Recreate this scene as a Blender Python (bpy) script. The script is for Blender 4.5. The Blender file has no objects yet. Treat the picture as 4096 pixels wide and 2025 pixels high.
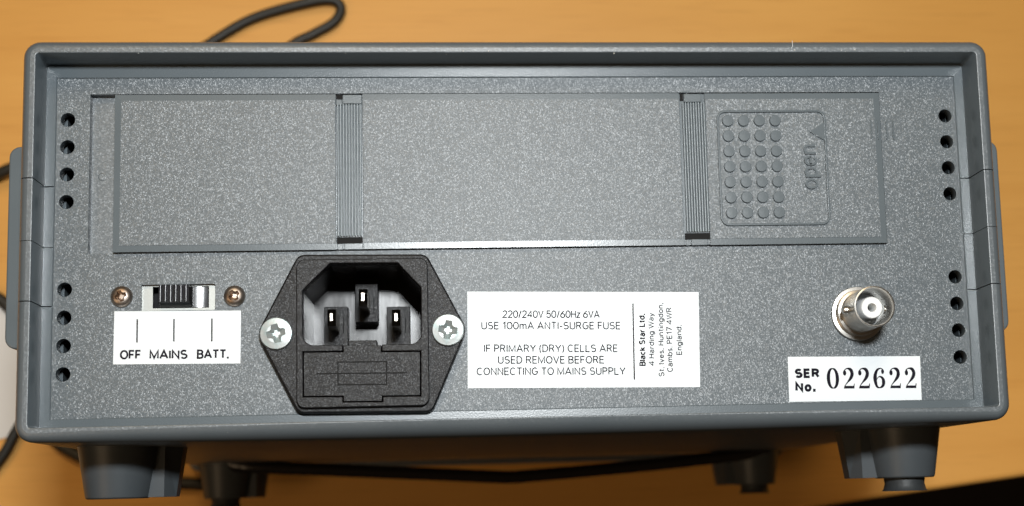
import bpy, bmesh, math, random
from mathutils import Vector, Matrix
random.seed(7)
S = bpy.context.scene
COL = S.collection
MM = 0.001
ZP = 0.238            # height of the rear panel above the table top (the instrument stands on its front)
R = math.radians

# ------------------------------------------------------------------ camera
cam = bpy.data.cameras.new('camera')
cam.lens = 52.334; cam.sensor_width = 36.0; cam.sensor_fit = 'HORIZONTAL'
cam.shift_x = -235.0 / 4096; cam.shift_y = 144.4 / 4096
cam.clip_start = 0.01; cam.clip_end = 50
camo = bpy.data.objects.new('camera', cam); COL.objects.link(camo)
ROT = Matrix(((0.9959031, 0.01483118, -0.08920218),
              (-0.02700611, 0.99022046, -0.13687264),
              (0.08629984, 0.13872089, 0.98656417)))
camo.matrix_world = Matrix.Translation((-0.02022981, -0.0612289, 0.35409946 + ZP)) @ ROT.to_4x4()
cam.dof.use_dof = True; cam.dof.focus_distance = 0.353; cam.dof.aperture_fstop = 18
S.camera = camo

# ------------------------------------------------------------------ light
w = bpy.data.worlds.new('World'); S.world = w; w.use_nodes = True
bg = w.node_tree.nodes['Background']
bg.inputs[0].default_value = (1.0, 0.66, 0.40, 1); bg.inputs[1].default_value = 0.035

def area(name, loc, target, sx, sy, power, color):
    l = bpy.data.lights.new(name, 'AREA'); l.shape = 'RECTANGLE'; l.size = sx; l.size_y = sy
    l.energy = power; l.color = color
    o = bpy.data.objects.new(name, l); COL.objects.link(o)
    d = Vector(target) - Vector(loc)
    o.matrix_world = Matrix.Translation(loc) @ d.to_track_quat('-Z', 'Y').to_matrix().to_4x4()
    return o
area('camera_flash', (0.016, 0.086, 0.560 + ZP), (0, 0, ZP), 0.075, 0.045, 3.55, (0.95, 0.985, 1.0))
area('room_lamp', (-0.95, -0.50, 1.30), (0, 0.05, 0), 0.6, 0.6, 3.0, (1.0, 0.70, 0.42))
area('ceiling_lamp', (-0.20, 1.05, 1.70), (0, 0.1, 0), 0.6, 0.6, 7.6, (1.0, 0.75, 0.44))

S.view_settings.view_transform = 'Standard'; S.view_settings.look = 'None'
S.view_settings.exposure = 0.0; S.view_settings.gamma = 1.0
S.render.engine = 'CYCLES'
S.cycles.use_denoising = True; S.cycles.denoiser = 'OPENIMAGEDENOISE'; S.cycles.denoising_prefilter = 'ACCURATE'
S.cycles.caustics_reflective = False; S.cycles.caustics_refractive = False
S.cycles.use_adaptive_sampling = False
S.cycles.max_bounces = 8

# ------------------------------------------------------------------ materials
def mat(name, col, rough=0.5, metal=0.0, spec=0.5, bumps=(), var=None, coat=0.0, flake=None):
    """bumps: (kind, scale per metre, height in mm, detail[, stretch]); var: (scale, second colour, lo, hi)"""
    m = bpy.data.materials.new(name); m.use_nodes = True
    nt = m.node_tree; b = nt.nodes['Principled BSDF']
    b.inputs['Base Color'].default_value = (*col, 1)
    b.inputs['Roughness'].default_value = rough
    b.inputs['Metallic'].default_value = metal
    b.inputs['Specular IOR Level'].default_value = spec
    b.inputs['Coat Weight'].default_value = coat
    tc = nt.nodes.new('ShaderNodeTexCoord')
    prev = None
    for bp in bumps:
        kind, sc, h, det = bp[:4]
        src = tc.outputs['Object']
        if len(bp) > 4:
            mp = nt.nodes.new('ShaderNodeMapping'); mp.inputs['Scale'].default_value = bp[4]
            if len(bp) > 5: mp.inputs['Rotation'].default_value = bp[5]
            nt.links.new(src, mp.inputs['Vector']); src = mp.outputs['Vector']
        if kind == 'noise':
            t = nt.nodes.new('ShaderNodeTexNoise'); t.inputs['Detail'].default_value = det; out = t.outputs[0]
        else:
            t = nt.nodes.new('ShaderNodeTexVoronoi'); t.feature = 'SMOOTH_F1'; out = t.outputs['Distance']
            t.inputs['Smoothness'].default_value = 0.6
        t.inputs['Scale'].default_value = sc
        nt.links.new(src, t.inputs['Vector'])
        bu = nt.nodes.new('ShaderNodeBump'); bu.inputs['Strength'].default_value = 1.0
        bu.inputs['Distance'].default_value = h * MM
        nt.links.new(out, bu.inputs['Height'])
        if prev: nt.links.new(prev, bu.inputs['Normal'])
        prev = bu.outputs['Normal']
    if flake:
        sc, tilt, st, rot = flake[:4]
        mp = nt.nodes.new('ShaderNodeMapping'); mp.inputs['Scale'].default_value = st; mp.inputs['Rotation'].default_value = (0, 0, R(rot))
        nt.links.new(tc.outputs['Object'], mp.inputs['Vector'])
        t = nt.nodes.new('ShaderNodeTexVoronoi'); t.inputs['Scale'].default_value = sc
        if len(flake) > 6: t.voronoi_dimensions = '2D'
        nt.links.new(mp.outputs[0], t.inputs['Vector'])
        a = nt.nodes.new('ShaderNodeVectorMath'); a.operation = 'SUBTRACT'; a.inputs[1].default_value = (0.5, 0.5, 0.5)
        nt.links.new(t.outputs['Color'], a.inputs[0])
        c = nt.nodes.new('ShaderNodeVectorMath'); c.operation = 'MULTIPLY'; c.inputs[1].default_value = (2 * tilt,) * 3
        nt.links.new(a.outputs[0], c.inputs[0])
        e = nt.nodes.new('ShaderNodeVectorMath'); e.operation = 'ADD'
        nt.links.new(c.outputs[0], e.inputs[0])
        if True:
            ge = nt.nodes.new('ShaderNodeNewGeometry'); nt.links.new(ge.outputs['Normal'], e.inputs[1])
        f = nt.nodes.new('ShaderNodeVectorMath'); f.operation = 'NORMALIZE'
        nt.links.new(e.outputs[0], f.inputs[0])
        # the grain glints in the clear top skin of the moulding only, the colour below stays even
        nt.links.new(f.outputs[0], b.inputs['Coat Normal'])
        b.inputs['Coat Weight'].default_value = flake[5] if len(flake) > 5 else 1.0; b.inputs['Coat IOR'].default_value = 1.46
        b.inputs['Coat Roughness'].default_value = flake[4] if len(flake) > 4 else 0.25
    if prev: nt.links.new(prev, b.inputs['Normal'])
    if var:
        sc, c2, lo, hi = var
        t = nt.nodes.new('ShaderNodeTexNoise'); t.inputs['Scale'].default_value = sc; t.inputs['Detail'].default_value = 5
        nt.links.new(tc.outputs['Object'], t.inputs['Vector'])
        mr = nt.nodes.new('ShaderNodeMapRange'); mr.inputs[1].default_value = lo; mr.inputs[2].default_value = hi
        nt.links.new(t.outputs[0], mr.inputs[0])
        mx = nt.nodes.new('ShaderNodeMix'); mx.data_type = 'RGBA'
        mx.inputs['A'].default_value = (*col, 1); mx.inputs['B'].default_value = (*c2, 1)
        nt.links.new(mr.outputs[0], mx.inputs['Factor'])
        nt.links.new(mx.outputs['Result'], b.inputs['Base Color'])
    return m

GREY = (0.092, 0.111, 0.123)
M_tex = mat('textured_grey_plastic', GREY, 0.45, spec=0.3,
            flake=(6000, 0.25, (1.0, 0.72, 1.0), 32, 0.37, 1.0, 2), 
            var=(60, (0.085, 0.103, 0.115), 0.35, 0.7))
M_smooth = mat('smooth_grey_plastic', (0.112, 0.134, 0.147), 0.26, spec=0.45,
               bumps=(('noise', 2600, 0.012, 1.0),), var=(90, (0.104, 0.125, 0.138), 0.35, 0.7))
M_rim = mat('satin_grey_plastic', (0.100, 0.117, 0.128), 0.40, spec=0.5,
            flake=(3400, 0.15, (1, 1, 1), 0, 0.42), var=(40, (0.085, 0.103, 0.115), 0.3, 0.7))
M_door_tex = mat('textured_grey_door_plastic', (0.096, 0.115, 0.127), 0.45, spec=0.3,
                 flake=(5900, 0.25, (1.0, 0.76, 1.0), -32, 0.37, 1.0, 2), 
                 var=(50, (0.089, 0.107, 0.119), 0.35, 0.7))
M_knob = mat('black_knob_plastic', (0.020, 0.020, 0.026), 0.33, spec=1.0)
M_foot = mat('dark_grey_foot_plastic', (0.066, 0.075, 0.081), 0.42, spec=0.4, bumps=(('noise', 2600, 0.012, 1.0),), var=(90, (0.058, 0.069, 0.076), 0.35, 0.7))
M_black_tex = mat('textured_black_plastic', (0.006, 0.006, 0.007), 0.5, spec=0.15,
                  flake=(6200, 0.28, (1, 1, 1), 0, 0.36, 0.45, 2))
M_black_gloss = mat('glossy_black_plastic', (0.010, 0.010, 0.011), 0.17, spec=1.0,
                    bumps=(('noise', 220, 0.035, 1.0),))
M_cavity = mat('glossy_inlet_plastic', (0.009, 0.009, 0.010), 0.24, spec=0.42, bumps=(('noise', 260, 0.04, 2.0, (1, 0.25, 1)),))
M_black = mat('matt_black', (0.008, 0.008, 0.008), 0.7, spec=0.2)
M_rubber = mat('dark_rubber', (0.03, 0.034, 0.036), 0.55, bumps=(('noise', 900, 0.08, 2.0),))
M_cable = mat('cable_sheath', (0.017, 0.016, 0.012), 0.5, bumps=(('noise', 700, 0.05, 2.0),))
M_wire = mat('black_enamelled_wire', (0.012, 0.010, 0.009), 0.25, bumps=(('noise', 300, 0.03, 2.0),))
M_nickel = mat('nickel_plate', (0.62, 0.60, 0.56), 0.31, 0.93,
               bumps=(('noise', 600, 0.012, 3.0),), var=(300, (0.46, 0.44, 0.40), 0.4, 0.65))
M_steel = mat('bright_steel_plate', (0.33, 0.34, 0.325), 0.50, 1.0, bumps=(('noise', 900, 0.02, 3.0, (1, 6, 1)),))
M_zinc = mat('zinc_plated_steel', (0.40, 0.425, 0.42), 0.42, 0.45,
             bumps=(('noise', 900, 0.03, 3.0),), var=(700, (0.34, 0.42, 0.42), 0.45, 0.65))
M_bronze = mat('tarnished_plated_steel', (0.46, 0.40, 0.35), 0.42, 1.0,
               bumps=(('noise', 900, 0.03, 3.0),), var=(500, (0.36, 0.27, 0.20), 0.42, 0.62))
M_pin = mat('plated_pin', (0.42, 0.37, 0.31), 0.22, 1.0, bumps=(('noise', 900, 0.02, 2.0),))
M_brass = mat('brass_contact', (0.55, 0.36, 0.14), 0.3, 1.0, var=(900, (0.30, 0.18, 0.07), 0.4, 0.6))
M_ptfe = mat('white_insulator', (0.80, 0.82, 0.82), 0.35)
M_label = mat('white_label_stock', (0.79, 0.84, 0.87), 0.38, spec=0.3, bumps=(('noise', 120, 0.03, 3.0),))
M_ink = mat('black_ink', (0.012, 0.011, 0.018), 0.8, spec=0.1)
M_ink_thin = mat('grey_black_ink', (0.030, 0.034, 0.045), 0.8, spec=0.1)
M_paper = mat('white_paper', (0.80, 0.79, 0.77), 0.6, bumps=(('noise', 30, 0.6, 3.0),))
M_dust = mat('pale_dust', (0.55, 0.55, 0.50), 0.9, spec=0.1)
M_floor = mat('dark_carpet', (0.020, 0.015, 0.012), 0.9, bumps=(('noise', 400, 2.0, 3.0),),
              var=(300, (0.03, 0.024, 0.02), 0.4, 0.6))

def wood():
    m = bpy.data.materials.new('orange_beech_veneer'); m.use_nodes = True
    nt = m.node_tree; b = nt.nodes['Principled BSDF']
    tc = nt.nodes.new('ShaderNodeTexCoord')
    def stretch(sx, sy, sc, det, rot=R(6.6)):
        mp = nt.nodes.new('ShaderNodeMapping'); mp.inputs['Scale'].default_value = (sx, sy, 1)
        mp.inputs['Rotation'].default_value = (0, 0, -rot)
        nt.links.new(tc.outputs['Object'], mp.inputs['Vector'])
        t = nt.nodes.new('ShaderNodeTexNoise'); t.inputs['Scale'].default_value = sc
        t.inputs['Detail'].default_value = det; t.inputs['Roughness'].default_value = 0.6
        nt.links.new(mp.outputs[0], t.inputs['Vector']); return t
    g1 = stretch(1.0, 9.0, 6, 5); g2 = stretch(6.0, 160.0, 5, 3); g3 = stretch(1, 1.6, 4, 2)
    def mixc(f, a, c, lo, hi):
        mr = nt.nodes.new('ShaderNodeMapRange'); mr.inputs[1].default_value = lo; mr.inputs[2].default_value = hi
        nt.links.new(f, mr.inputs[0])
        mx = nt.nodes.new('ShaderNodeMix'); mx.data_type = 'RGBA'
        nt.links.new(mr.outputs[0], mx.inputs['Factor'])
        for k, v in (('A', a), ('B', c)):
            if isinstance(v, tuple): mx.inputs[k].default_value = (*v, 1)
            else: nt.links.new(v, mx.inputs[k])
        return mx.outputs['Result']
    c = mixc(g1.outputs[0], (0.88, 0.46, 0.115), (0.80, 0.395, 0.09), 0.35, 0.68)
    c2 = mixc(g3.outputs[0], c, (0.80, 0.40, 0.092), 0.45, 0.75)
    c3 = mixc(g2.outputs[0], c2, (0.66, 0.30, 0.065), 0.55, 0.85)
    nt.links.new(c3, b.inputs['Base Color'])
    b.inputs['Roughness'].default_value = 0.42
    b.inputs['Specular IOR Level'].default_value = 0.35
    bu = nt.nodes.new('ShaderNodeBump'); bu.inputs['Distance'].default_value = 0.00005
    nt.links.new(g2.outputs[0], bu.inputs['Height']); nt.links.new(bu.outputs[0], b.inputs['Normal'])
    return m
M_wood = wood()

# ------------------------------------------------------------------ helpers (lengths in mm, z measured from the rear panel)
def V(x, y, z): return Vector((x * MM, y * MM, z * MM + ZP))

def thing(name, label, cat, loc=(0, 0, 0)):
    o = bpy.data.objects.new(name, None); COL.objects.link(o); o.location = loc
    o.empty_display_size = 0.02
    o['label'] = label; o['category'] = cat
    return o

def link(name, me, materials, parent=None, smooth=None):
    o = bpy.data.objects.new(name, me); COL.objects.link(o)
    for m in (materials if isinstance(materials, (list, tuple)) else [materials]):
        me.materials.append(m)
    if parent: o.parent = parent
    if smooth is not None:
        for p in me.polygons: p.use_smooth = True
        try: me.set_sharp_from_angle(angle=R(smooth))
        except Exception: pass
        for p in me.polygons:
            if abs(p.normal.z) > 0.9995: p.use_smooth = False
    return o

def bm_obj(name, bm, materials, parent=None, smooth=None):
    bmesh.ops.recalc_face_normals(bm, faces=bm.faces)
    me = bpy.data.meshes.new(name); bm.to_mesh(me); bm.free()
    return link(name, me, materials, parent, smooth)

def part(name, parent):
    return dict(name=name, parent=parent)

def solid_mesh(loops, z0, z1, bevel=0.0, res=2):
    """a plate with holes: 2-D loops extruded from z0 to z1, front and back edges bevelled"""
    cu = bpy.data.curves.new('outline', 'CURVE'); cu.dimensions = '2D'; cu.fill_mode = 'BOTH'
    for lp in loops:
        sp = cu.splines.new('POLY'); sp.points.add(len(lp) - 1)
        for i, (x, y) in enumerate(lp): sp.points[i].co = (x, y, 0, 1)
        sp.use_cyclic_u = True
    cu.extrude = (z1 - z0) / 2 - bevel
    cu.bevel_depth = bevel; cu.bevel_resolution = res; cu.offset = -bevel
    o = bpy.data.objects.new('outline', cu); COL.objects.link(o)
    bpy.context.view_layer.update()
    dg = bpy.context.evaluated_depsgraph_get()
    me = bpy.data.meshes.new_from_object(o.evaluated_get(dg))
    bpy.data.objects.remove(o); bpy.data.curves.remove(cu)
    zc = (z0 + z1) / 2
    bm = bmesh.new(); bm.from_mesh(me)
    bmesh.ops.remove_doubles(bm, verts=bm.verts, dist=1e-4)
    bmesh.ops.recalc_face_normals(bm, faces=bm.faces)
    for v in bm.verts: v.co = V(v.co.x, v.co.y, v.co.z + zc)
    bm.to_mesh(me); bm.free()
    me.materials.clear()
    return me

def plate(name, loops, z0, z1, m, parent=None, bevel=0.0, smooth=35):
    return link(name, solid_mesh(loops, z0, z1, bevel), m, parent, smooth)

def rect(x0, x1, y0, y1, r=0.0, n=5):
    if r <= 0: return [(x0, y0), (x1, y0), (x1, y1), (x0, y1)]
    out = []
    for cx, cy, a in ((x1 - r, y1 - r, 0), (x0 + r, y1 - r, 90), (x0 + r, y0 + r, 180), (x1 - r, y0 + r, 270)):
        for k in range(n + 1):
            t = R(a + 90 * k / n); out.append((cx + r * math.cos(t), cy + r * math.sin(t)))
    return out

def circle(cx, cy, r, n=28):
    return [(cx + r * math.cos(2 * math.pi * k / n), cy + r * math.sin(2 * math.pi * k / n)) for k in range(n)]

def rotp(pts, c, deg):
    ca, sa = math.cos(R(deg)), math.sin(R(deg))
    return [(c[0] + (x - c[0]) * ca - (y - c[1]) * sa, c[1] + (x - c[0]) * sa + (y - c[1]) * ca) for x, y in pts]

def hull(pts):
    pts = sorted(set((round(a, 5), round(b, 5)) for a, b in pts))
    def half(ps):
        h = []
        for p in ps:
            while len(h) > 1 and (h[-1][0]-h[-2][0])*(p[1]-h[-2][1]) - (h[-1][1]-h[-2][1])*(p[0]-h[-2][0]) <= 0: h.pop()
            h.append(p)
        return h
    a, b = half(pts), half(pts[::-1])
    return a[:-1] + b[:-1]

def loft(name, rings, m, parent=None, caps=(True, True), smooth=35, closed=True):
    """rings: lists of (x, y, z) of equal length"""
    bm = bmesh.new(); vs = [[bm.verts.new(V(*p)) for p in r] for r in rings]
    n = len(rings[0])
    for a, b in zip(vs, vs[1:]):
        for i in range(n if closed else n - 1):
            bm.faces.new((a[i], a[(i + 1) % n], b[(i + 1) % n], b[i]))
    if caps[0]: bm.faces.new(vs[0][::-1])
    if caps[1]: bm.faces.new(vs[-1])
    return bm_obj(name, bm, m, parent, smooth)

def lathe(name, c, prof, m, parent=None, n=40, smooth=35, axis='z', closed=False):
    """prof: (radius, height) pairs turned about an axis through c"""
    bm = bmesh.new(); rings = []
    for r, h in prof:
        ring = []
        for k in range(n):
            t = 2 * math.pi * k / n
            if axis == 'z': p = (c[0] + r * math.cos(t), c[1] + r * math.sin(t), c[2] + h)
            elif axis == 'y': p = (c[0] + r * math.cos(t), c[1] + h, c[2] + r * math.sin(t))
            else: p = (c[0] + h, c[1] + r * math.cos(t), c[2] + r * math.sin(t))
            ring.append(bm.verts.new(V(*p)))
        rings.append(ring)
    prs = list(zip(rings, rings[1:]))
    if closed: prs.append((rings[-1], rings[0]))
    for a, b in prs:
        for i in range(n): bm.faces.new((a[i], a[(i + 1) % n], b[(i + 1) % n], b[i]))
    if not closed:
        for rg in (rings[0][::-1], rings[-1]): bm.faces.new(rg)
    bmesh.ops.remove_doubles(bm, verts=bm.verts, dist=1e-7)
    return bm_obj(name, bm, m, parent, smooth)

def catmull(pts, per=8):
    P = [Vector(p) for p in pts]; P = [2 * P[0] - P[1]] + P + [2 * P[-1] - P[-2]]
    out = []
    for i in range(1, len(P) - 2):
        a, b, c, d = P[i - 1:i + 3]
        for k in range(per):
            t = k / per
            out.append(0.5 * (2 * b + (c - a) * t + (2 * a - 5 * b + 4 * c - d) * t * t + (3 * b - a - 3 * c + d) * t ** 3))
    out.append(P[-2]); return out

def tube(name, pts, r, m, parent=None, n=12, per=8):
    path = catmull(pts, per); bm = bmesh.new(); rings = []
    up = Vector((0, 0, 1))
    for i, p in enumerate(path):
        t = (path[min(i + 1, len(path) - 1)] - path[max(i - 1, 0)]).normalized()
        u = up - t * up.dot(t)
        u = u.normalized() if u.length > 1e-4 else Vector((1, 0, 0))
        v = t.cross(u)
        rings.append([bm.verts.new(V(*(p + r * (math.cos(2 * math.pi * k / n) * u + math.sin(2 * math.pi * k / n) * v)))) for k in range(n)])
    for a, b in zip(rings, rings[1:]):
        for i in range(n): bm.faces.new((a[i], a[(i + 1) % n], b[(i + 1) % n], b[i]))
    bm.faces.new(rings[0][::-1]); bm.faces.new(rings[-1])
    return bm_obj(name, bm, m, parent, 60)

def cut(o, cutter_me):
    """subtract a mesh from an object's mesh"""
    c = bpy.data.objects.new('cutter', cutter_me); COL.objects.link(c)
    md = o.modifiers.new('cut', 'BOOLEAN'); md.operation = 'DIFFERENCE'; md.solver = 'EXACT'; md.object = c
    bpy.context.view_layer.update()
    dg = bpy.context.evaluated_depsgraph_get()
    me = bpy.data.meshes.new_from_object(o.evaluated_get(dg))
    o.modifiers.clear(); old = o.data; o.data = me; me.name = old.name
    bpy.data.meshes.remove(old); bpy.data.objects.remove(c); bpy.data.meshes.remove(cutter_me)

def dup(o, parent, dx=0, dy=0, dz=0):
    c = o.copy(); COL.objects.link(c); c.parent = parent
    c.location = o.location + Vector((dx, dy, dz)) * MM
    return c

def arc(cx, cy, rx, ry, a0, a1, n=10):
    return [(cx + rx * math.cos(R(a0 + (a1 - a0) * k / n)), cy + ry * math.sin(R(a0 + (a1 - a0) * k / n))) for k in range(n + 1)]
XH = 0.70
GLYPH = {   # width, pen strokes; capital height is 1
 '0': (.56, [arc(.28, .5, .28, .5, 90, 450, 20)]), '1': (.34, [[(.04, .80), (.26, 1), (.26, 0)]]),
 '2': (.56, [arc(.28, .72, .26, .28, 165, -28, 10) + [(.02, 0), (.56, 0)]]),
 '4': (.58, [[(.44, 0), (.44, 1), (0, .27), (.58, .27)]]),
 '5': (.54, [[(.50, 1), (.10, 1), (.05, .54)] + arc(.26, .33, .27, .33, 130, -155, 12)]),
 '6': (.56, [[(.47, .98), (.30, .84), (.12, .60), (.02, .36)] + arc(.28, .30, .27, .30, 175, 535, 18)]),
 '7': (.52, [[(0, 1), (.52, 1), (.18, 0)]]), '/': (.30, [[(0, -.04), (.30, 1.04)]]), '-': (.28, [[(0, .38), (.28, .38)]]),
 '.': (.10, [[(.05, 0), (.05, .10)]]), ',': (.12, [[(.07, .10), (.07, 0), (.02, -.16)]]),
 '(': (.18, [arc(.30, .42, .28, .64, 120, 240, 8)]), ')': (.18, [arc(-.12, .42, .28, .64, 60, -60, 8)]),
 'A': (.66, [[(0, 0), (.33, 1), (.66, 0)], [(.11, .32), (.55, .32)]]),
 'B': (.54, [[(.28, .53), (.03, .53), (.03, 1), (.28, 1)] + arc(.28, .765, .21, .235, 90, -90, 8), [(.03, .53), (.03, 0), (.28, 0)] + arc(.28, .265, .25, .265, -90, 90, 8)]),
 'C': (.62, [arc(.33, .5, .31, .5, 48, 312, 16)]), 'D': (.60, [[(.03, 0), (.03, 1), (.24, 1)] + arc(.24, .5, .34, .5, 90, -90, 12) + [(.03, 0)]]),
 'E': (.48, [[(.48, 1), (.03, 1), (.03, 0), (.48, 0)], [(.03, .52), (.44, .52)]]), 'F': (.46, [[(.46, 1), (.03, 1), (.03, 0)], [(.03, .50), (.42, .50)]]),
 'G': (.64, [arc(.33, .5, .31, .5, 48, 340, 16) + [(.62, .46), (.36, .46)]]), 'H': (.58, [[(.03, 0), (.03, 1)], [(.55, 0), (.55, 1)], [(.03, .52), (.55, .52)]]),
 'I': (.08, [[(.04, 0), (.04, 1)]]), 'L': (.46, [[(.03, 1), (.03, 0), (.46, 0)]]), 'M': (.74, [[(.03, 0), (.03, 1), (.37, .06), (.71, 1), (.71, 0)]]),
 'N': (.60, [[(.03, 0), (.03, 1), (.57, 0), (.57, 1)]]), 'O': (.66, [arc(.33, .5, .32, .5, 90, 450, 22)]),
 'P': (.52, [[(.03, 0), (.03, 1), (.27, 1)] + arc(.27, .74, .23, .26, 90, -90, 9) + [(.03, .48)]]),
 'R': (.56, [[(.03, 0), (.03, 1), (.28, 1)] + arc(.28, .755, .22, .245, 90, -90, 9) + [(.03, .51)], [(.30, .51), (.54, 0)]]),
 'S': (.54, [arc(.27, .75, .235, .25, 35, 250, 10) + arc(.27, .265, .25, .265, 72, -150, 10)]),
 'T': (.54, [[(0, 1), (.54, 1)], [(.27, 1), (.27, 0)]]), 'U': (.58, [[(.03, 1), (.03, .28)] + arc(.29, .28, .26, .28, 180, 360, 10) + [(.55, 1)]]),
 'V': (.60, [[(0, 1), (.30, 0), (.60, 1)]]), 'W': (.92, [[(0, 1), (.23, 0), (.46, .98), (.69, 0), (.92, 1)]]), 'Y': (.60, [[(0, 1), (.30, .45), (.60, 1)], [(.30, .45), (.30, 0)]]),
 'a': (.46, [arc(.22, .50, .19, .20, 150, 0, 7) + [(.41, 0)], arc(.22, .20, .20, .20, 60, 330, 10)]),
 'b': (.48, [[(.03, 1), (.03, 0)], arc(.25, .35, .22, .35, 180, -180, 14)]), 'c': (.44, [arc(.24, .35, .22, .35, 50, 310, 12)]),
 'd': (.48, [[(.45, 1), (.45, 0)], arc(.23, .35, .22, .35, 0, 360, 14)]), 'e': (.48, [[(.03, .36), (.45, .36)] + arc(.24, .35, .21, .35, 2, 315, 12)]),
 'g': (.48, [arc(.23, .35, .22, .35, 0, 360, 14), [(.45, .70), (.45, -.06)] + arc(.24, -.06, .21, .20, 0, -150, 8)]),
 'i': (.08, [[(.04, 0), (.04, .70)], [(.04, .88), (.04, 1)]]), 'k': (.44, [[(.03, 0), (.03, 1)], [(.40, .70), (.03, .32)], [(.15, .44), (.44, 0)]]),
 'l': (.08, [[(.04, 0), (.04, 1)]]), 'm': (.74, [[(.03, 0), (.03, .70)], arc(.20, .50, .17, .20, 180, 0, 7) + [(.37, 0)], arc(.54, .50, .17, .20, 180, 0, 7) + [(.71, 0)]]),
 'n': (.46, [[(.03, 0), (.03, .70)], arc(.23, .47, .20, .23, 180, 0, 8) + [(.43, 0)]]), 'o': (.48, [arc(.24, .35, .22, .35, 90, 450, 16)]),
 'p': (.48, [[(.03, .70), (.03, -.28)], arc(.25, .35, .22, .35, 180, -180, 14)]), 'r': (.28, [[(.03, 0), (.03, .70)], arc(.26, .42, .23, .27, 180, 85, 5)]),
 's': (.40, [arc(.20, .53, .16, .17, 35, 250, 8) + arc(.20, .18, .18, .18, 72, -150, 8)]), 't': (.28, [[(.12, .92), (.12, .14)] + arc(.25, .14, .13, .14, 180, 275, 4), [(0, .70), (.28, .70)]]),
 'u': (.46, [[(.03, .70), (.03, .23)] + arc(.23, .23, .20, .23, 180, 360, 8) + [(.43, .70)], [(.43, .3), (.43, 0)]]), 'v': (.44, [[(0, .70), (.22, 0), (.44, .70)]]),
 'y': (.44, [[(0, .70), (.22, 0)], [(.44, .70), (.18, -.16), (.02, -.26)]]), 'z': (.42, [[(.02, .70), (.40, .70), (0, 0), (.42, 0)]]),
}
def ribbon(bm, pts, wd, put):
    n = len(pts); closed = n > 3 and abs(pts[0][0] - pts[-1][0]) + abs(pts[0][1] - pts[-1][1]) < 1e-4
    P = [Vector(p) for p in pts]; vs = []
    P = [p_ for k_, p_ in enumerate(P) if k_ == 0 or (p_ - P[k_ - 1]).length > 1e-4]; n = len(P)
    for i in range(n):
        a = P[i] - P[i - 1] if i else (P[-1] - P[-2] if closed else P[1] - P[0])
        b = P[i + 1] - P[i] if i < n - 1 else (P[1] - P[0] if closed else P[-1] - P[-2])
        a, b = a.normalized(), b.normalized()
        na, nb = Vector((-a.y, a.x)), Vector((-b.y, b.x)); m_ = na + nb
        m_ = m_.normalized() if m_.length > 1e-5 else na
        k = min(1 / max(m_.dot(nb), 0.3), 2.2)
        vs.append((bm.verts.new(put(P[i] + m_ * wd / 2 * k)), bm.verts.new(put(P[i] - m_ * wd / 2 * k))))
    for (a, b), (c, d) in zip(vs, vs[1:]): bm.faces.new((a, b, d, c))
def text(name, body, x0, x1, ybase, cap, z, m, parent, rot=0.0, wd=0.2, depth=0.0, gap=0.17):
    """lettering drawn with a pen of width wd (mm) between x0 and x1; rot turns the line about (x0, ybase)"""
    pen = 0; strokes = []
    for ch in body:
        if ch == ' ': pen += 0.30; continue
        w_, st = GLYPH[ch]
        strokes += [[(pen + x, y if ch != '.' else None) for x, y in q_] for q_ in st]; pen += w_ + gap
    sx = (x1 - x0 - wd) / (pen - gap); ca, sa = math.cos(R(rot)), math.sin(R(rot))
    bm = bmesh.new()
    for si, st in enumerate(strokes):
        put = lambda p: V(x0 + p.x * ca - p.y * sa, ybase + p.x * sa + p.y * ca, z + 0.004 * (si % 5) * (4 if depth else 1))
        q_ = [(wd / 2 + x * sx, wd / 2 + y * (cap - wd) if y is not None else wd * k_ * 1.1) for k_, (x, y) in enumerate(st)]
        ribbon(bm, q_, wd, put)
    if depth:
        e_ = bmesh.ops.extrude_face_region(bm, geom=bm.faces[:])
        for v in [g_ for g_ in e_['geom'] if isinstance(g_, bmesh.types.BMVert)]: v.co.z += depth * MM
        bmesh.ops.recalc_face_normals(bm, faces=bm.faces)
    else:
        for f in bm.faces:
            f.normal_update()
            if f.normal.z < 0: f.normal_flip()
    me = bpy.data.meshes.new(name); bm.to_mesh(me); bm.free()
    return link(name, me, m, parent)

# ------------------------------------------------------------------ table, floor, paper
ang = math.atan2(9.77, 83.98)
ex = Vector((math.cos(ang), math.sin(ang))); ey = Vector((-ex.y, ex.x))
p0 = Vector((132.32, -68.43))
tab = thing('table', 'orange beech veneer table top under the grey instrument, with a straight front edge', 'table', (0, 0, 0))
def table_top():
    bm = bmesh.new()
    x0, x1, y1, T, r = -900, 650, 720, 26, 2.0
    prof = [(0, -T), (0, -r)] + [(r - r * math.cos(R(a)), -r + r * math.sin(R(a))) for a in (30, 60, 90)] + [(y1, 0), (y1, -T)]
    rings = []
    for x in (x0, x1):
        rings.append([bm.verts.new(V(*(p0 + ex * x + ey * d), h - ZP / MM)) for d, h in prof])
    n = len(prof)
    for i in range(n): bm.faces.new((rings[0][i], rings[0][(i + 1) % n], rings[1][(i + 1) % n], rings[1][i]))
    bm.faces.new(rings[0]); bm.faces.new(rings[1][::-1])
    return bm_obj('table_top', bm, M_wood, tab, 40)
table_top()
for dx, dy in ((-860, 40), (610, 40), (-860, 680), (610, 680)):
    q = p0 + ex * dx + ey * dy
    bm = bmesh.new(); bmesh.ops.create_cube(bm, size=1)
    for v in bm.verts:
        a = ex * (v.co.x * 45) + ey * (v.co.y * 45) + q
        v.co = Vector((a.x * MM, a.y * MM, -0.026 - 0.694 * (0.5 - v.co.z)))
    bm_obj('table_leg', bm, M_wood, tab)
bm = bmesh.new()
bmesh.ops.create_grid(bm, x_segments=2, y_segments=2, size=4)
for v in bm.verts: v.co.z = -0.72
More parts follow.
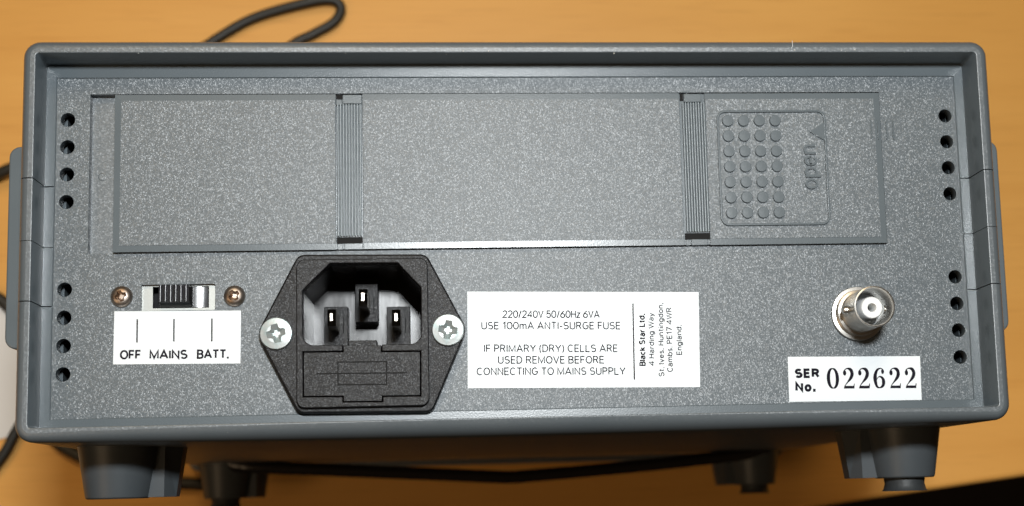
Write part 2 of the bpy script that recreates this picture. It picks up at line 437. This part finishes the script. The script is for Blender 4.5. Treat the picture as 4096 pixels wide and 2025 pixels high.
fl = bm_obj('floor', bm, M_floor); fl['kind'] = 'structure'; fl['label'] = 'dark carpet floor below the table edge'

DESK = -ZP / MM
def sheet(pts, z0, z1):
    return solid_mesh([pts], z0, z1, 0.1)
pap = link('paper', sheet([(-330, -70), (-186, -33.5), (-180.5, -24), (-175, -8), (-176.5, 4), (-181, 12), (-190, 17.5), (-210, 22), (-330, 22)], DESK + 0.1, DESK + 1.2), M_paper, None, 35)
pap['label'] = 'white paper lying on the table at the left edge, under the black cable'; pap['category'] = 'paper'

# ------------------------------------------------------------------ cables on the table
zc = DESK + 2.5
ca1 = tube('cable', [(-128, 96, zc), (-119, 115, zc), (-110.5, 122.2, zc), (-93.7, 132.6, zc), (-74, 138.6, zc + 1), (-62, 140.6, zc + 1),
                     (-57.6, 137.5, zc), (-60.5, 131.5, zc), (-69, 126.3, zc), (-79, 120.5, zc), (-100, 100, zc), (-140, 40, zc),
                     (-165, -5, zc), (-180.5, -29, zc + 1), (-189, -44, zc + 1), (-215, -75, zc)], 2.05, M_cable)
ca1['label'] = 'black cable bent in a narrow loop on the wood beyond the top edge'; ca1['category'] = 'cable'
ca2 = tube('cable', [(-120, 92, zc + 5), (-150, 84, zc + 5), (-185, 71.1, zc + 4), (-200, 64, zc), (-228, 48, zc), (-222, 32, zc + 1), (-200, 24.5, zc + 1), (-188, 19, zc + 1),
                     (-180.8, 8, zc + 1), (-178.6, -6, zc + 1), (-176.6, -20, zc + 1), (-169, -33.5, zc), (-158, -41.5, zc),
                     (-140.5, -49, zc), (-117, -53, zc), (-100, -52, zc), (-80, -38, zc), (-60, -10, zc)], 2.3, M_cable)
ca2['label'] = 'black cable curving round the lower left corner of the instrument over the white paper'; ca2['category'] = 'cable'

# ------------------------------------------------------------------ the instrument
INS = thing('bench_instrument', 'grey plastic bench instrument standing on its front, rear panel up with mains inlet and labels', 'instrument', (0, 0, 0))

# --- outer shell: one profile swept round the rounded outline, split by seams on both sides
HX, YT, YB, RC = 115.4, 46.85, -46.35, 4.0
def node(kind, a):
    """a point of the outline at inward offset d"""
    if kind == 'L': return lambda d: (-HX + d, a)
    if kind == 'R': return lambda d: (HX - d, a)
    sx, sy, t = a
    def f(d):
        r = max(RC - d, 0.0); e = max(d - RC, 0.0)
        cx = sx * (HX - RC - e)
        cy = (YT - RC - e - (0.8 if d > 4.2 else 0)) if sy > 0 else (YB + RC + e)
        return (cx + r * math.cos(R(t)), cy + r * math.sin(R(t)))
    return f
FR = 10.4
def profile(bu):
    """cross-section at one place of the rim; bu = how far the crowned underside edge bulges there (0 to 1)"""
    d0, a_, c_ = -1.3 * bu, 2.0 + 2.6 * bu, 2.6 + 4.5 * bu
    out = [(d0, -30)] + [(d0 + a_ * (1 - math.cos(R(t))), FR - c_ * (1 - math.sin(R(t)))) for t in (0, 15, 30, 45, 60, 75, 90)]
    if bu > 0.66: pass
    mx_ = max(out[-1][0], 2.0)
    return [(0, -234), (0, -36)] + out + [(max(2.95, mx_ + 0.1), FR), (3.12, FR - 0.06), (3.2, FR - 0.22),
            (3.28, 0.42), (5.4, 0.38), (5.55, 0.3), (5.62, 0.15), (5.62, -2.6), (2.5, -3.2), (2.5, -234)]
def shell(name, nodes, mtl):
    bm = bmesh.new(); rings = []
    for f in nodes:
        f, bu = f if isinstance(f, tuple) else (f, 0.0)
        rings.append([bm.verts.new(V(*f(d), z)) for d, z in profile(bu)])
    n = len(rings[0])
    for a, b in zip(rings, rings[1:]):
        for i in range(n):
            fc = bm.faces.new((a[i], a[(i + 1) % n], b[(i + 1) % n], b[i]))
            if n - 8 <= i <= n - 4: fc.material_index = 1      # the smooth inner ledge
    bm.faces.new(rings[0]); bm.faces.new(rings[-1][::-1])
    bmesh.ops.remove_doubles(bm, verts=bm.verts, dist=2e-6)
    return bm_obj(name, bm, [mtl, M_smooth], INS, 28)
K = 7
cTL = [node('C', (-1, 1, 180 - 90 * k / K)) for k in range(K + 1)]
cTR = [node('C', (1, 1, 90 - 90 * k / K)) for k in range(K + 1)]
cBR = [node('C', (1, -1, 360 - 90 * k / K)) for k in range(K + 1)]
cBL = [node('C', (-1, -1, 270 - 90 * k / K)) for k in range(K + 1)]
def bottom_run(n=28):
    out = []
    for k in range(1, n):
        x = (HX - RC) * (1 - 2 * k / n)
        f = lambda d, x=x: (x * (HX - max(d, RC)) / (HX - RC), YB + d)
        out.append((f, (1 - (x / (HX - RC)) ** 2) ** 0.8 * 0.75))
    return out
shell('top_cover', [node('L', 14.2)] + cTL + cTR + [node('R', 14.4)], M_rim)
shell('bottom_cover', [node('R', -13.85)] + cBR + bottom_run() + cBL + [node('L', -14.55)], M_rim)
for s, (a, b, c_) in (('L', (13.95, -0.5, -14.3)), ('R', (14.15, 0.2, -13.6))):
    shell('side_trim', [node(s, a), node(s, b + 0.07)], M_rim)
    shell('side_trim', [node(s, b - 0.07), node(s, c_)], M_rim)
# front panel that closes the case where it stands on the table
plate('front_panel', [rect(-117, 117, -48.5, 48.5, 5)], -238, -233.5, M_rim, INS, 1.0)
for sx in (-1, 1):
    o = plate('handle_arm', [rect(114.9, 121.7, -23.8, 24.9, 2.6) if sx > 0 else rect(-121.7, -114.9, -23.8, 24.9, 2.6)], -70, -4, M_smooth, INS, 0.5)

# --- rear panel with its openings
vx, pt, gap = 107.17, 6.63, 20.9
vy = [gap / 2 + k * pt for k in range(4)] + [-gap / 2 - k * pt for k in range(4)]
vents = [circle(s * vx, y, 1.68, 24) for s in (-1, 1) for y in vy]
DX0, DX1, DY0, DY1 = -102.05, 90.55, -2.0, 36.55
SW = (-89.6, -72.5, -15.75, -9.6)
panel_loops = [rect(-110.2, 110.2, -41.3, 40.9), rect(DX0, DX1, DY0, DY1), rect(*SW, 0.3),
               rect(-53.4, -22.0, -39.9, -4.6)] + vents
rp = plate('rear_panel', panel_loops, -3.2, 0.0, M_tex, INS, 0.06)
plate('recess_floor', [rect(DX0 - 1, DX1 + 1, DY0 - 1, DY1 + 1)], -5.0, -2.6, M_rim, rp)
# dark inside of the case behind the vents, with a guide rail on each side
bm = bmesh.new(); bmesh.ops.create_cube(bm, size=1)
for v in bm.verts: v.co = V(v.co.x * 222, v.co.y * 84 - 0.3, -40 + v.co.z * 4)
bm_obj('chassis', bm, M_black, INS)
for s in (-1, 1):
    x0, x1 = (-109.3, -108.4) if s < 0 else (109.0, 109.8)
    plate('guide_rail', [rect(x0, x1, -40, 40)], -26, -5, M_smooth, INS)
for k, y in enumerate((29, 24.3)):
    pass
for x in (91.9, 93.6):
    plate('index_mark', [rect(x - 0.16, x + 0.16, 24.3, 29.0, 0.15, 2)], -0.1, 0.35, M_smooth, rp, 0.08)

# --- battery door
base = plate('battery_door', [rect(-95.9, 89.9, -1.7, 35.95)], -1.9, 0.5, M_smooth, INS)
def door_panel(x0, x1, y0, y1, bl, br):
    zt, ze, b = 1.55, 1.37, 1.5
    xi0, xi1 = x0 + (b if bl else 0.12), x1 - (b if br else 0.12)
    outer = [(x0, y0), (x1, y0), (x1, y1), (x0, y1)]
    inner = [(xi0, y0 + b), (xi1, y0 + b), (xi1, y1 - b), (xi0, y1 - b)]
    # rim sits a hair below the grained face
    bm = bmesh.new()
    R0 = [bm.verts.new(V(x, y, -1.9)) for x, y in outer]
    R1 = [bm.verts.new(V(x, y, ze)) for x, y in outer]
    R2 = [bm.verts.new(V(x, y, zt - 0.14)) for x, y in inner]
    R3 = [bm.verts.new(V(x, y, zt)) for x, y in inner]
    for A, B in ((R0, R1), (R1, R2), (R2, R3)):
        for i in range(4): bm.faces.new((A[i], A[(i + 1) % 4], B[(i + 1) % 4], B[i]))
    bm.faces.new(R0[::-1]); f = bm.faces.new(R3)
    f.material_index = 1
    return bm_obj('door_panel', bm, [M_smooth, M_door_tex], base)
door_panel(-96.0, -44.0, -1.95, 36.02, True, False)
door_panel(-37.6, 39.7, -1.9, 36.05, False, False)
door_panel(46.05, 90.05, -1.95, 35.92, False, True)
def ribs(xa, xb, ya, yb, n=9):
    p = (xb - xa) / n; first = None
    for k in range(n):
        if first is None:
            pr = []
            for j in range(9):
                t = math.pi * j / 8
                pr.append((xa + p / 2 - p * 0.40 * math.cos(t), 1.05 + 0.26 * math.sin(t)))
            first = loft('grip_rib', [[(x, ya, z) for x, z in pr], [(x, yb, z) for x, z in pr]], M_ribs, base, smooth=50)
        else: dup(first, base, p * k)
M_ribs = mat('ribbed_grey_plastic', (0.160, 0.193, 0.212), 0.36, flake=(2800, 0.10, (1, 1, 1), 0, 0.36))
ribs(-43.85, -37.85, 1.35, 33.6); ribs(40.35, 46.15, 1.4, 33.7)
for x0, x1, y0, y1 in ((-42.3, -37.8, 33.85, 36.05), (40.9, 45.2, 33.95, 36.0)):
    plate('clip', [rect(x0, x1, y0 - 0.2, y1 - 0.2)], 0.4, 1.5, M_smooth, base, 0.12)
plate('clip', [rect(-43.9, -42.5, 33.4, 34.7)], 0.4, 1.3, M_smooth, base, 0.1)
for x0, x1 in ((-42.2, -37.85), (41.5, 45.4)):
    plate('clip', [rect(x0, x1, -1.95, -0.45)], -0.8, 1.1, M_smooth, base, 0.12)
for x0, x1 in ((-43.95, -37.8), (40.0, 46.1)):
    plate('slot_shade', [rect(x0, x1, -0.45, 1.15)], 0.4, 0.56, M_black, base)  # flat black strip, the shade inside the slot put in as colour
for x0, x1, y0, y1 in ((-43.95, -42.4, 34.95, 36.25), (40.0, 40.85, 34.2, 36.25)):
    plate('slot_shade', [rect(x0, x1, y0, y1 - 0.2)], 0.4, 0.56, M_black, base)  # same painted shade for the small openings beside the top clips
plate('clip', [rect(-43.8, -42.5, -1.95, -0.5)], -0.8, 0.9, M_smooth, base, 0.1)
plate('clip', [rect(40.15, 41.2, -1.95, -0.5)], -0.8, 0.9, M_smooth, base, 0.1)
# raised finger grip: frame, dots, arrow, word
plate('raised_frame', [rect(48.75, 76.05, 2.6, 31.5, 2.2, 6), rect(49.3, 75.5, 3.15, 30.95, 1.65, 6)], 1.4, 2.1, M_smooth, base, 0.14)
d0 = None
for r_ in range(7):
    for c_ in range(4):
        if d0 is None: d0 = lathe('raised_dot', (51.5, 28.85, 1.45), [(1.42, 0), (1.4, 0.62), (1.3, 0.76), (0.0, 0.78)], M_smooth, base, 28, 25)
        else: dup(d0, base, c_ * 3.94, -r_ * 3.84)
plate('raised_arrow', [[(71.9, 26.0), (75.7, 23.6), (75.7, 28.4)]], 1.4, 2.05, M_smooth, base, 0.06)
text('raised_lettering', 'open', 73.4, 84.75, 11.5, 4.45, 1.5, M_smooth, base, 90, wd=0.52, depth=0.6, gap=0.14)
for x, y0, y1 in ((87.6, 24.1, 29.05), (89.3, 24.1, 29.05)):
    plate('index_mark', [rect(x - 0.16, x + 0.16, y0, y1, 0.15, 2)], 1.2, 1.75, M_smooth, base, 0.08)
lathe('gate_mark', (-99.6, 17.0, -2.65), [(0.95, 0), (0.95, 0.12), (0.8, 0.16), (0.7, 0.1)], M_rim, rp, 24)

# --- slide switch
swm = plate('slide_switch', [rect(-90.5, -71.6, -16.6, -8.8), rect(-87.15, -74.15, -15.05, -9.95)], -2.0, -1.2, M_steel, INS, 0.05)
bm = bmesh.new(); bmesh.ops.create_cube(bm, size=1)
for v in bm.verts: v.co = V(-80.65 + v.co.x * 17, -12.5 + v.co.y * 7, -7 + v.co.z * 1)
bm_obj('switch_well', bm, M_black_gloss, swm)
def box(name, x0, x1, y0, y1, z0, z1, m, parent, taper=0.0, bev=0.0):
    bm = bmesh.new()
    a = [bm.verts.new(V(x, y, z0)) for x, y in rect(x0, x1, y0, y1)]
    b = [bm.verts.new(V(x, y, z1)) for x, y in rect(x0 + taper, x1 - taper, y0 + taper, y1 - taper)]
    for i in range(4): bm.faces.new((a[i], a[(i + 1) % 4], b[(i + 1) % 4], b[i]))
    bm.faces.new(a[::-1]); bm.faces.new(b)
    if bev: bmesh.ops.bevel(bm, geom=bm.edges[:], offset=bev * MM, segments=2, affect='EDGES', profile=0.5)
    return bm_obj(name, bm, m, parent, 40)
sx_ = [(-79.6 + 5.2 * k / 8) for k in range(9)]
pr = [(-79.6, -4)] + [(x, -1.2 - (0.045 * max(0, x + 78.0) ** 2)) for x in sx_] + [(-74.4, -4)]
loft('slider', [[(x, -14.9, z) for x, z in pr], [(x, -10.05, z) for x, z in pr]], M_black_gloss, swm, smooth=40)
kn = loft('knob', [[(-85.6, -15.0, -4), (-77.6, -15.0, -4), (-77.6, -10.0, -4), (-85.6, -10.0, -4)],
                   [(-85.4, -14.9, -0.9), (-77.8, -14.9, -0.9), (-77.8, -10.0, -0.9), (-85.4, -10.0, -0.9)],
                   [(-85.1, -14.05, 2.3), (-78.2, -14.05, 2.3), (-78.2, -10.0, 2.3), (-85.1, -10.0, 2.3)]], M_black_gloss, swm, smooth=None)
rg = None
for k in range(6):
    if rg is None:
        pr = [(-84.75 - 0.42 * math.cos(math.pi * j / 8), 2.2 + 0.55 * math.sin(math.pi * j / 8)) for j in range(9)]
        rg = loft('knob_ridge', [[(x, -14.0, z) for x, z in pr], [(x, -10.02, z) for x, z in pr]], M_knob, swm, smooth=60)
    else: dup(rg, swm, 1.18 * k)

def cross(cx, cy, L, Wd, deg):
    a, b = L, Wd
    pts = [(a, -b), (a, b), (b * 1.25, b * 1.25), (b, a), (-b, a), (-b * 1.25, b * 1.25), (-a, b), (-a, -b), (-b * 1.25, -b * 1.25), (-b, -a), (b, -a), (b * 1.25, -b * 1.25)]
    return rotp([(cx + x, cy + y) for x, y in pts], (cx, cy), deg)
def screw(c, prof, L, Wd, depth, deg, m, parent):
    """a turned head with a cross recess whose walls slope in to the middle"""
    o = lathe('screw', c, prof, m, parent, 40, 30)
    top = c[2] + prof[-1][1]
    for l_, w_, a_, k_ in ((L, Wd, deg, 1.0), (L * 0.7, Wd * 0.35, deg + 45, 0.5)):
        cr = cross(c[0], c[1], l_, w_, a_)
        sc_ = lambda f, z: [(c[0] + (x - c[0]) * f, c[1] + (y - c[1]) * f, z) for x, y in cr]
        t_ = loft('cutter', [sc_(0.38, top - depth * k_), sc_(1.0, top), sc_(1.0, top + 1)], m, None, smooth=None)
        me = t_.data; bpy.data.objects.remove(t_)
        cut(o, me)
    for p in o.data.polygons:
        if abs(p.normal.z) > 0.9995: p.use_smooth = False
    return o
dome = [(2.55, -0.2), (2.55, 0.25), (2.42, 0.75), (2.1, 1.2), (1.6, 1.5), (0.9, 1.66), (0.0, 1.7)]
screw((-94.03, -12.35, 0.0), dome, 1.45, 0.5, 1.4, 20, M_bronze, swm)
screw((-67.95, -12.6, 0.0), dome, 1.45, 0.5, 1.4, 35, M_bronze, swm)

# --- mains inlet with fuse drawer
cs = []
for cx, cy, r in ((-57.9, -22.0, 4.1), (-17.9, -21.9, 4.1), (-51.4, -5.7, 2.4), (-24.2, -5.95, 2.4), (-51.4, -38.4, 2.4), (-23.4, -38.75, 2.4)):
    cs += circle(cx, cy, r, 40)
flange = hull(cs)
cav = [(-45.3, -5.75), (-29.5, -5.85), (-24.1, -11.75), (-24.12, -22.4)]
for k in range(1, 6):
    t = R(-90 * k / 5); cav.append((-26.7 + 2.58 * math.cos(t), -22.55 + 2.6 * math.sin(t)))
cavL = []
for k in range(0, 6):
    t = R(270 - 90 * k / 5); cavL.append((-49.15 + 2.55 * math.cos(t), -22.45 + 2.6 * math.sin(t)))
cavL.append((-51.72, -12.05))
tee = [(-33.35, -25.15), (-33.35, -26.72), (-24.3, -26.8), (-24.4, -37.45), (-33.25, -37.35), (-33.25, -38.6), (-42.55, -38.5), (-42.55, -37.2),
       (-51.7, -37.1), (-51.7, -26.5), (-42.5, -26.55), (-42.5, -25.05)]
hole = cav + tee + cavL
inl = plate('mains_inlet', [flange, rect(-52.6, -22.9, -39.2, -5.2, 1.5)], -0.2, 3.0, M_black_tex, INS, 0.5)
plate('inlet_face', [rect(-53.15, -22.45, -39.65, -4.75, 1.9, 6), hole], 0.5, 4.6, M_black_tex, inl, 0.22)
cavity_poly = cav + cavL
cxm, cym = -37.9, -15.4
def scaled(f, z): return [(cxm + (x - cxm) * f, cym + (y - cym) * f, z) for x, y in cavity_poly]
loft('inlet_cavity', [scaled(1.03, -22), scaled(1.012, 0.6), scaled(1.0, 0.62), scaled(0.965, -20.5)], M_cavity, inl, caps=(True, True), smooth=25)
for x0, x1, y0, y1 in ((-40.5, -34.9, -17.7, -8.1), (-48.1, -42.3, -24.0, -13.75), (-32.8, -27.1, -24.2, -13.95)):
    box('pin_block', x0, x1, y0, y1, -21, -13.5, M_black_tex, inl, 0, 0.15)
for x0, x1, y0, y1 in ((-38.85, -36.8, -15.5, -11.45), (-46.25, -44.25, -20.2, -16.2), (-31.1, -29.1, -20.4, -16.5)):
    loft('pin', [[(x0, y0, -14), (x1, y0, -14), (x1, y1, -14), (x0, y1, -14)],
                 [(x0, y0, 0.8), (x1, y0, 0.8), (x1, y1, 0.8), (x0, y1, 0.8)],
                 [(x0 + .68, y0 + 1.1, 2.0), (x1 - .68, y0 + 1.1, 2.0), (x1 - .68, y1 - 1.1, 2.0), (x0 + .68, y1 - 1.1, 2.0)]], M_pin, inl, smooth=None)
    # black strip painting the shade of the slit moulded beside each pin
    plate('pin_slit_shade', [rect(x1 + 0.75, x1 + 1.0, y0 - 0.2, y1 - 0.3), ], -13.6, -13.42, M_black, inl)
g = 0.22
drawer = [(-33.35 - g, -25.3), (-33.35 - g, -26.72 - g), (-24.3 - g, -26.8 - g), (-24.4 - g, -37.45 + g), (-33.25 - g, -37.35 + g), (-33.25 - g, -38.6 + g),
          (-42.55 + g, -38.5 + g), (-42.55 + g, -37.2 + g), (-51.7 + g, -37.1 + g), (-51.7 + g, -26.5 - g), (-42.5 + g, -26.55 - g), (-42.5 + g, -25.2)]
fd = plate('fuse_drawer', [drawer], 0.2, 4.45, M_black_tex, inl, 0.1)
box('drawer_tab', -41.3, -34.6, -25.3, -23.9, -3, 2.6, M_black_tex, inl, 0, 0.15)
q = lambda x0, x1, y0, y1: rotp(rect(x0, x1, y0, y1), (-38, -31.7), -0.5)
plate('fuse_symbol', [q(-43.75, -32.2, -34.6, -29.0), q(-43.45, -32.5, -34.3, -29.3)], 4.3, 4.52, M_black, inl, 0.02)  # thin black lines paint the shade of the engraved grooves
plate('fuse_symbol', [q(-48.55, -27.6, -31.95, -31.65)], 4.3, 4.54, M_black, inl, 0.02)
flat = [(2.0, 1.0), (3.8, 2.6), (3.85, 3.4), (3.6, 3.95), (2.2, 4.15), (0.0, 4.2)]
screw((-57.9, -22.05, 0), flat, 2.3, 0.8, 1.1, 12, M_zinc, inl)
screw((-17.9, -21.9, 0), flat, 2.3, 0.8, 1.1, -8, M_zinc, inl)

# --- signal socket
bx, by = 82.0, -19.3
bnc = lathe('signal_socket', (bx, by, 0), [(4.4, 5.0), (5.0, 0.05), (6.62, 0.05), (6.66, 0.7), (6.5, 1.05), (5.75, 1.15), (5.6, 1.9), (5.55, 3.0), (4.95, 3.2), (4.85, 3.8), (4.8, 14.0), (4.9, 14.4), (4.86, 14.75), (4.6, 14.85),
                                             (4.5, 14.7), (4.35, 14.3), (4.25, 9.0), (4.0, 5.6)], M_nickel, INS, 64, 30, closed=True)
lathe('insulator', (bx, by, 0), [(4.1, 4.0), (4.1, 5.9), (2.7, 6.1), (2.65, 12.2), (2.45, 12.5), (1.05, 12.5), (0.95, 12.1), (0.9, 6.0)], M_ptfe, bnc, 40, 35)
lathe('centre_contact', (bx, by, 0), [(0.88, 4.5), (0.6, 7.4), (0.45, 7.5), (0.4, 6.5)], M_brass, bnc, 24, 35)
for s in (-1, 1):
    pr = [(1.0, 4.0), (1.0, 5.6), (0.85, 5.85), (0.3, 5.9)]
    lathe('bayonet_lug', (bx, by, 8.2), [(r_, s * h) for r_, h in pr], M_nickel, bnc, 20, 40, axis='x')

# --- labels
def label(name, pts, z=0.12):
    return plate(name, [pts], -0.02, z, M_label, INS, 0.02)
sl = label('switch_label', [(-95.82, -28.25), (-66.55, -28.58), (-66.45, -16.05), (-95.68, -15.76)])
zt = 0.15
for x, y0, y1 in ((-90.4, -23.19, -17.7), (-81.95, -23.1, -17.8), (-73.2, -23.25, -17.85)):
    plate('tick_mark', [rect(x - 0.16, x + 0.16, y0, y1)], 0.1, zt, M_ink, sl)
for s_, a, b, y in (('OFF', -94.3, -89.35, -27.12), ('MAINS', -87.6, -78.7, -27.22), ('BATT.', -76.7, -69.15, -27.32)):
    text('lettering', s_, a, b, y, 2.22, zt, M_ink, sl, -0.6, wd=0.43)
rl = label('rating_label', [(-13.4, -35.5), (42.4, -36.4), (42.92, -13.3), (-13.1, -12.35)])
for s_, a, b, y in (('220/240V 50/60Hz 6VA', -4.9, 18.6, -18.88), ('USE 100mA ANTI-SURGE FUSE', -10.0, 23.6, -21.54),
                    ('IF PRIMARY (DRY) CELLS ARE', -9.5, 22.75, -27.03), ('USED REMOVE BEFORE', -6.2, 19.4, -29.84), ('CONNECTING TO MAINS SUPPLY', -11.3, 24.45, -32.49)):
    text('lettering', s_, a, b, y, 1.88, zt, M_ink_thin, rl, -0.98, wd=0.265)
plate('rule', [[(26.35, -34.3), (26.65, -34.3), (26.9, -15.85), (26.6, -15.85)]], 0.1, zt, M_ink, rl)
for s_, bx_, y0, y1, wgt, mm_, cp in (('Black Star Ltd,', 29.35, -31.1, -18.3, 0.31, M_ink, 1.55), ('4 Harding Way', 31.5, -31.05, -18.2, 0.22, M_ink_thin, 1.4),
                             ('St. Ives, Huntingdon,', 33.8, -33.7, -15.75, 0.22, M_ink_thin, 1.4), ('Cambs. PE17 4WR', 35.9, -32.65, -16.95, 0.22, M_ink_thin, 1.4),
                             ('England.', 38.3, -28.6, -21.2, 0.22, M_ink_thin, 1.4)):
    text('lettering', s_, bx_, bx_ + (y1 - y0), y0, cp, zt, mm_, rl, 89.0, wd=wgt)
nl = label('serial_label', [(64.0, -40.42), (96.82, -40.65), (97.05, -29.93), (64.16, -29.48)])
text('lettering', 'SER', 65.6, 71.85, -34.72, 2.35, zt, M_ink, nl, -0.8, wd=0.62, gap=0.27)
text('lettering', 'No.', 65.55, 70.75, -38.03, 2.4, zt, M_ink, nl, -0.8, wd=0.64, gap=0.32)
# old-style figures drawn as pen strokes of changing width
def stroke(bm, pts, z, closed=False):
    sm = catmull([(x, y, wd) for x, y, wd in pts], 8)
    L_, R_ = [], []
    for i, p in enumerate(sm):
        a, b = sm[max(i - 1, 0)], sm[min(i + 1, len(sm) - 1)]
        if closed and i in (0, len(sm) - 1): a, b = sm[-2], sm[1]
        t = Vector((b.x - a.x, b.y - a.y)).normalized(); n = Vector((-t.y, t.x)) * max(p.z, 0.02) / 2
        L_.append((p.x + n.x, p.y + n.y, z)); R_.append((p.x - n.x, p.y - n.y, z))
    vl = [bm.verts.new(v) for v in L_]; vr = [bm.verts.new(v) for v in R_]
    for i in range(len(vl) - 1): bm.faces.new((vl[i], vl[i + 1], vr[i + 1], vr[i]))
def disc(bm, x, y, r, z): bm.faces.new([bm.verts.new((a, b, z)) for a, b in circle(x, y, r, 16)])
def figure(ch, x0, y0, wd, ht):
    bm = bmesh.new()
    if ch == '0':
        pts = []
        for k in range(17):
            t = 2 * math.pi * k / 16 + math.pi / 2
            pts.append((0.5 + 0.37 * math.cos(t), 0.5 + 0.475 * math.sin(t), 0.05 + 0.23 * abs(math.cos(t)) ** 1.3))
        stroke(bm, pts, 0, True)
    elif ch == '2':
        stroke(bm, [(0.14, 0.80, 0.04), (0.20, 0.90, 0.05), (0.44, 0.97, 0.07), (0.70, 0.90, 0.20), (0.80, 0.72, 0.27), (0.68, 0.52, 0.20), (0.42, 0.32, 0.09), (0.20, 0.15, 0.05), (0.11, 0.04, 0.05)], 0)
        disc(bm, 0.20, 0.76, 0.135, 0.01)
        bm.faces.new([bm.verts.new((x, y, 0.02)) for x, y in ((0.06, 0.0), (0.93, 0.0), (0.97, 0.24), (0.92, 0.24), (0.86, 0.13), (0.2, 0.13))])
    else:
        stroke(bm, [(0.86, 0.86, 0.05), (0.78, 0.94, 0.05), (0.60, 0.97, 0.06), (0.36, 0.88, 0.15), (0.19, 0.64, 0.26), (0.17, 0.40, 0.28), (0.27, 0.12, 0.17), (0.50, 0.03, 0.06), (0.74, 0.12, 0.17), (0.84, 0.30, 0.27), (0.76, 0.49, 0.17), (0.54, 0.57, 0.06), (0.36, 0.50, 0.05), (0.27, 0.38, 0.05)], 0)
        disc(bm, 0.80, 0.82, 0.12, 0.01)
    for v in bm.verts:
        v.co = V(x0 + v.co.x * wd, y0 + v.co.y * ht - 0.014 * (x0 - 73.5 + v.co.x * wd), zt + v.co.z * 0.6)
    for f in bm.faces:
        f.normal_update()
        if f.normal.z < 0: f.normal_flip()
    me = bpy.data.meshes.new('figure'); bm.to_mesh(me); bm.free()
    return link('figure', me, M_ink, nl)
for ch, a, b in zip('022622', (830, 1075, 1315, 1560, 1810, 2055), (1020, 1270, 1512, 1755, 2003, 2250)):
    fx = lambda u: 73.55 + (u - 830) / (2245 - 830) * 22.2
    figure(ch, fx(a), -37.42, fx(b) - fx(a), 5.0)

# --- feet, rubber tips and the wire stand under the case
def foot(cx, cz, s, rubber):
    n = 28; rings = []
    for y, r, dx in ((-46.2, 9.8, 0), (-58.3, 7.75, 0.1), (-58.9, 7.6, 0.1), (-59.2, 7.2, 0.1)):
        rings.append([(cx + s * dx + r * math.cos(2 * math.pi * k / n), y, cz + r * math.sin(2 * math.pi * k / n)) for k in range(n)])
    f = loft('foot', rings, M_foot, INS, smooth=35)
    xi = lambda u: cx - s * u
    a = [(xi(4), -46.2, cz - 9), (xi(4), -46.2, cz + 1.6), (xi(11.4), -46.2, cz + 1.6), (xi(15.2), -46.2, cz - 3), (xi(15.2), -46.2, cz - 9)]
    b = [(xi(4), -59.0, cz - 8), (xi(4), -59.0, cz + 1.2), (xi(11.2), -59.0, cz + 1.2), (xi(13.4), -59.0, cz - 3), (xi(13.4), -59.0, cz - 8)]
    loft('foot_rib', [a, b], M_foot, f, smooth=None)
    if rubber:
        lathe('rubber_tip', (cx, -59.0, cz), [(5.0, 0.2), (5.2, -0.4), (5.0, -1.6), (5.4, -3.0), (5.8, -3.5)], M_rubber, f, 28, 35, axis='y')
foot(-98.8, -22, -1, False); foot(98.3, -22, 1, True)
foot(-98.8, -207, -1, True); foot(98.3, -207, 1, True)
tube('bail_stand', [(-97, -46.4, -200), (-93, -47.5, -199), (-86, -48.2, -198), (-55, -50.2, -198), (-25, -52.2, -198), (0, -53.9, -198), (6, -54.15, -198), (12, -53.9, -198), (40, -52.2, -198), (70, -50.0, -198), (92, -47.9, -199), (97, -47.0, -199), (102, -46.0, -200)],
     2.4, M_wire, INS, 14)
plate('underside_rail', [rect(-60, 60, -46.9, -46.3)], -120, -14, M_rim, INS)

# --- a stray lint fibre on the top edge
lf = tube('lint_fibre', [(66.2, 44.6, FR - .1), (66.5, 45.3, FR + 0.1), (66.6, 46.3, FR - 0.5), (66.7, 46.9, FR - 1)], 0.06, M_ptfe, None, 6)
lf['label'] = 'tiny white lint fibre caught on the top rim of the case'; lf['category'] = 'lint'

# --- specks of dust on the rim, ledge and door
bm = bmesh.new(); rd = random.Random(3)
spots = [(-93.5, 42.0, 0.45), (-82.3, 41.8, 0.45), (-40.4, 41.9, 0.45), (-68.1, -45.2, 10.0), (-106.1, -33.0, 0.06), (-112.0, -20.3, (FR + 0.06)), (-109.9, -29.5, 0.45), (78.5, 44.0, (FR + 0.06))]
for k in range(34):
    spots.append((rd.uniform(-108, 108), rd.choice((rd.uniform(43.2, 44.3), rd.uniform(-39, -6), rd.uniform(37, 40), rd.uniform(43.2, 44.3))), None))
for x, y, z in spots:
    if z is None: z = (FR + 0.06) if y > 42 else 0.06
    if -54 < x < -15 and z < 1 or -97 < x < -65 and z < 1 or -15 < x < 44 and y < -11 and z < 1: continue
    r0 = rd.uniform(0.05, 0.12) if rd.random() < 0.8 else 0.17
    t0 = rd.uniform(0, 6.28)
    c = [bm.verts.new(V(x + r0 * rd.uniform(.6, 1.4) * math.cos(t0 + t), y + r0 * rd.uniform(.6, 1.4) * math.sin(t0 + t), z + rd.uniform(0, .04))) for t in (0, 1.3, 2.5, 3.8, 5.0)]
    top = bm.verts.new(V(x, y, z + r0 * 0.7))
    for i in range(5): bm.faces.new((c[i], c[(i + 1) % 5], top))
du = bm_obj('dust', bm, M_dust); du['kind'] = 'stuff'; du['label'] = 'tiny pale specks of dust on the grey case'; du['category'] = 'dust'
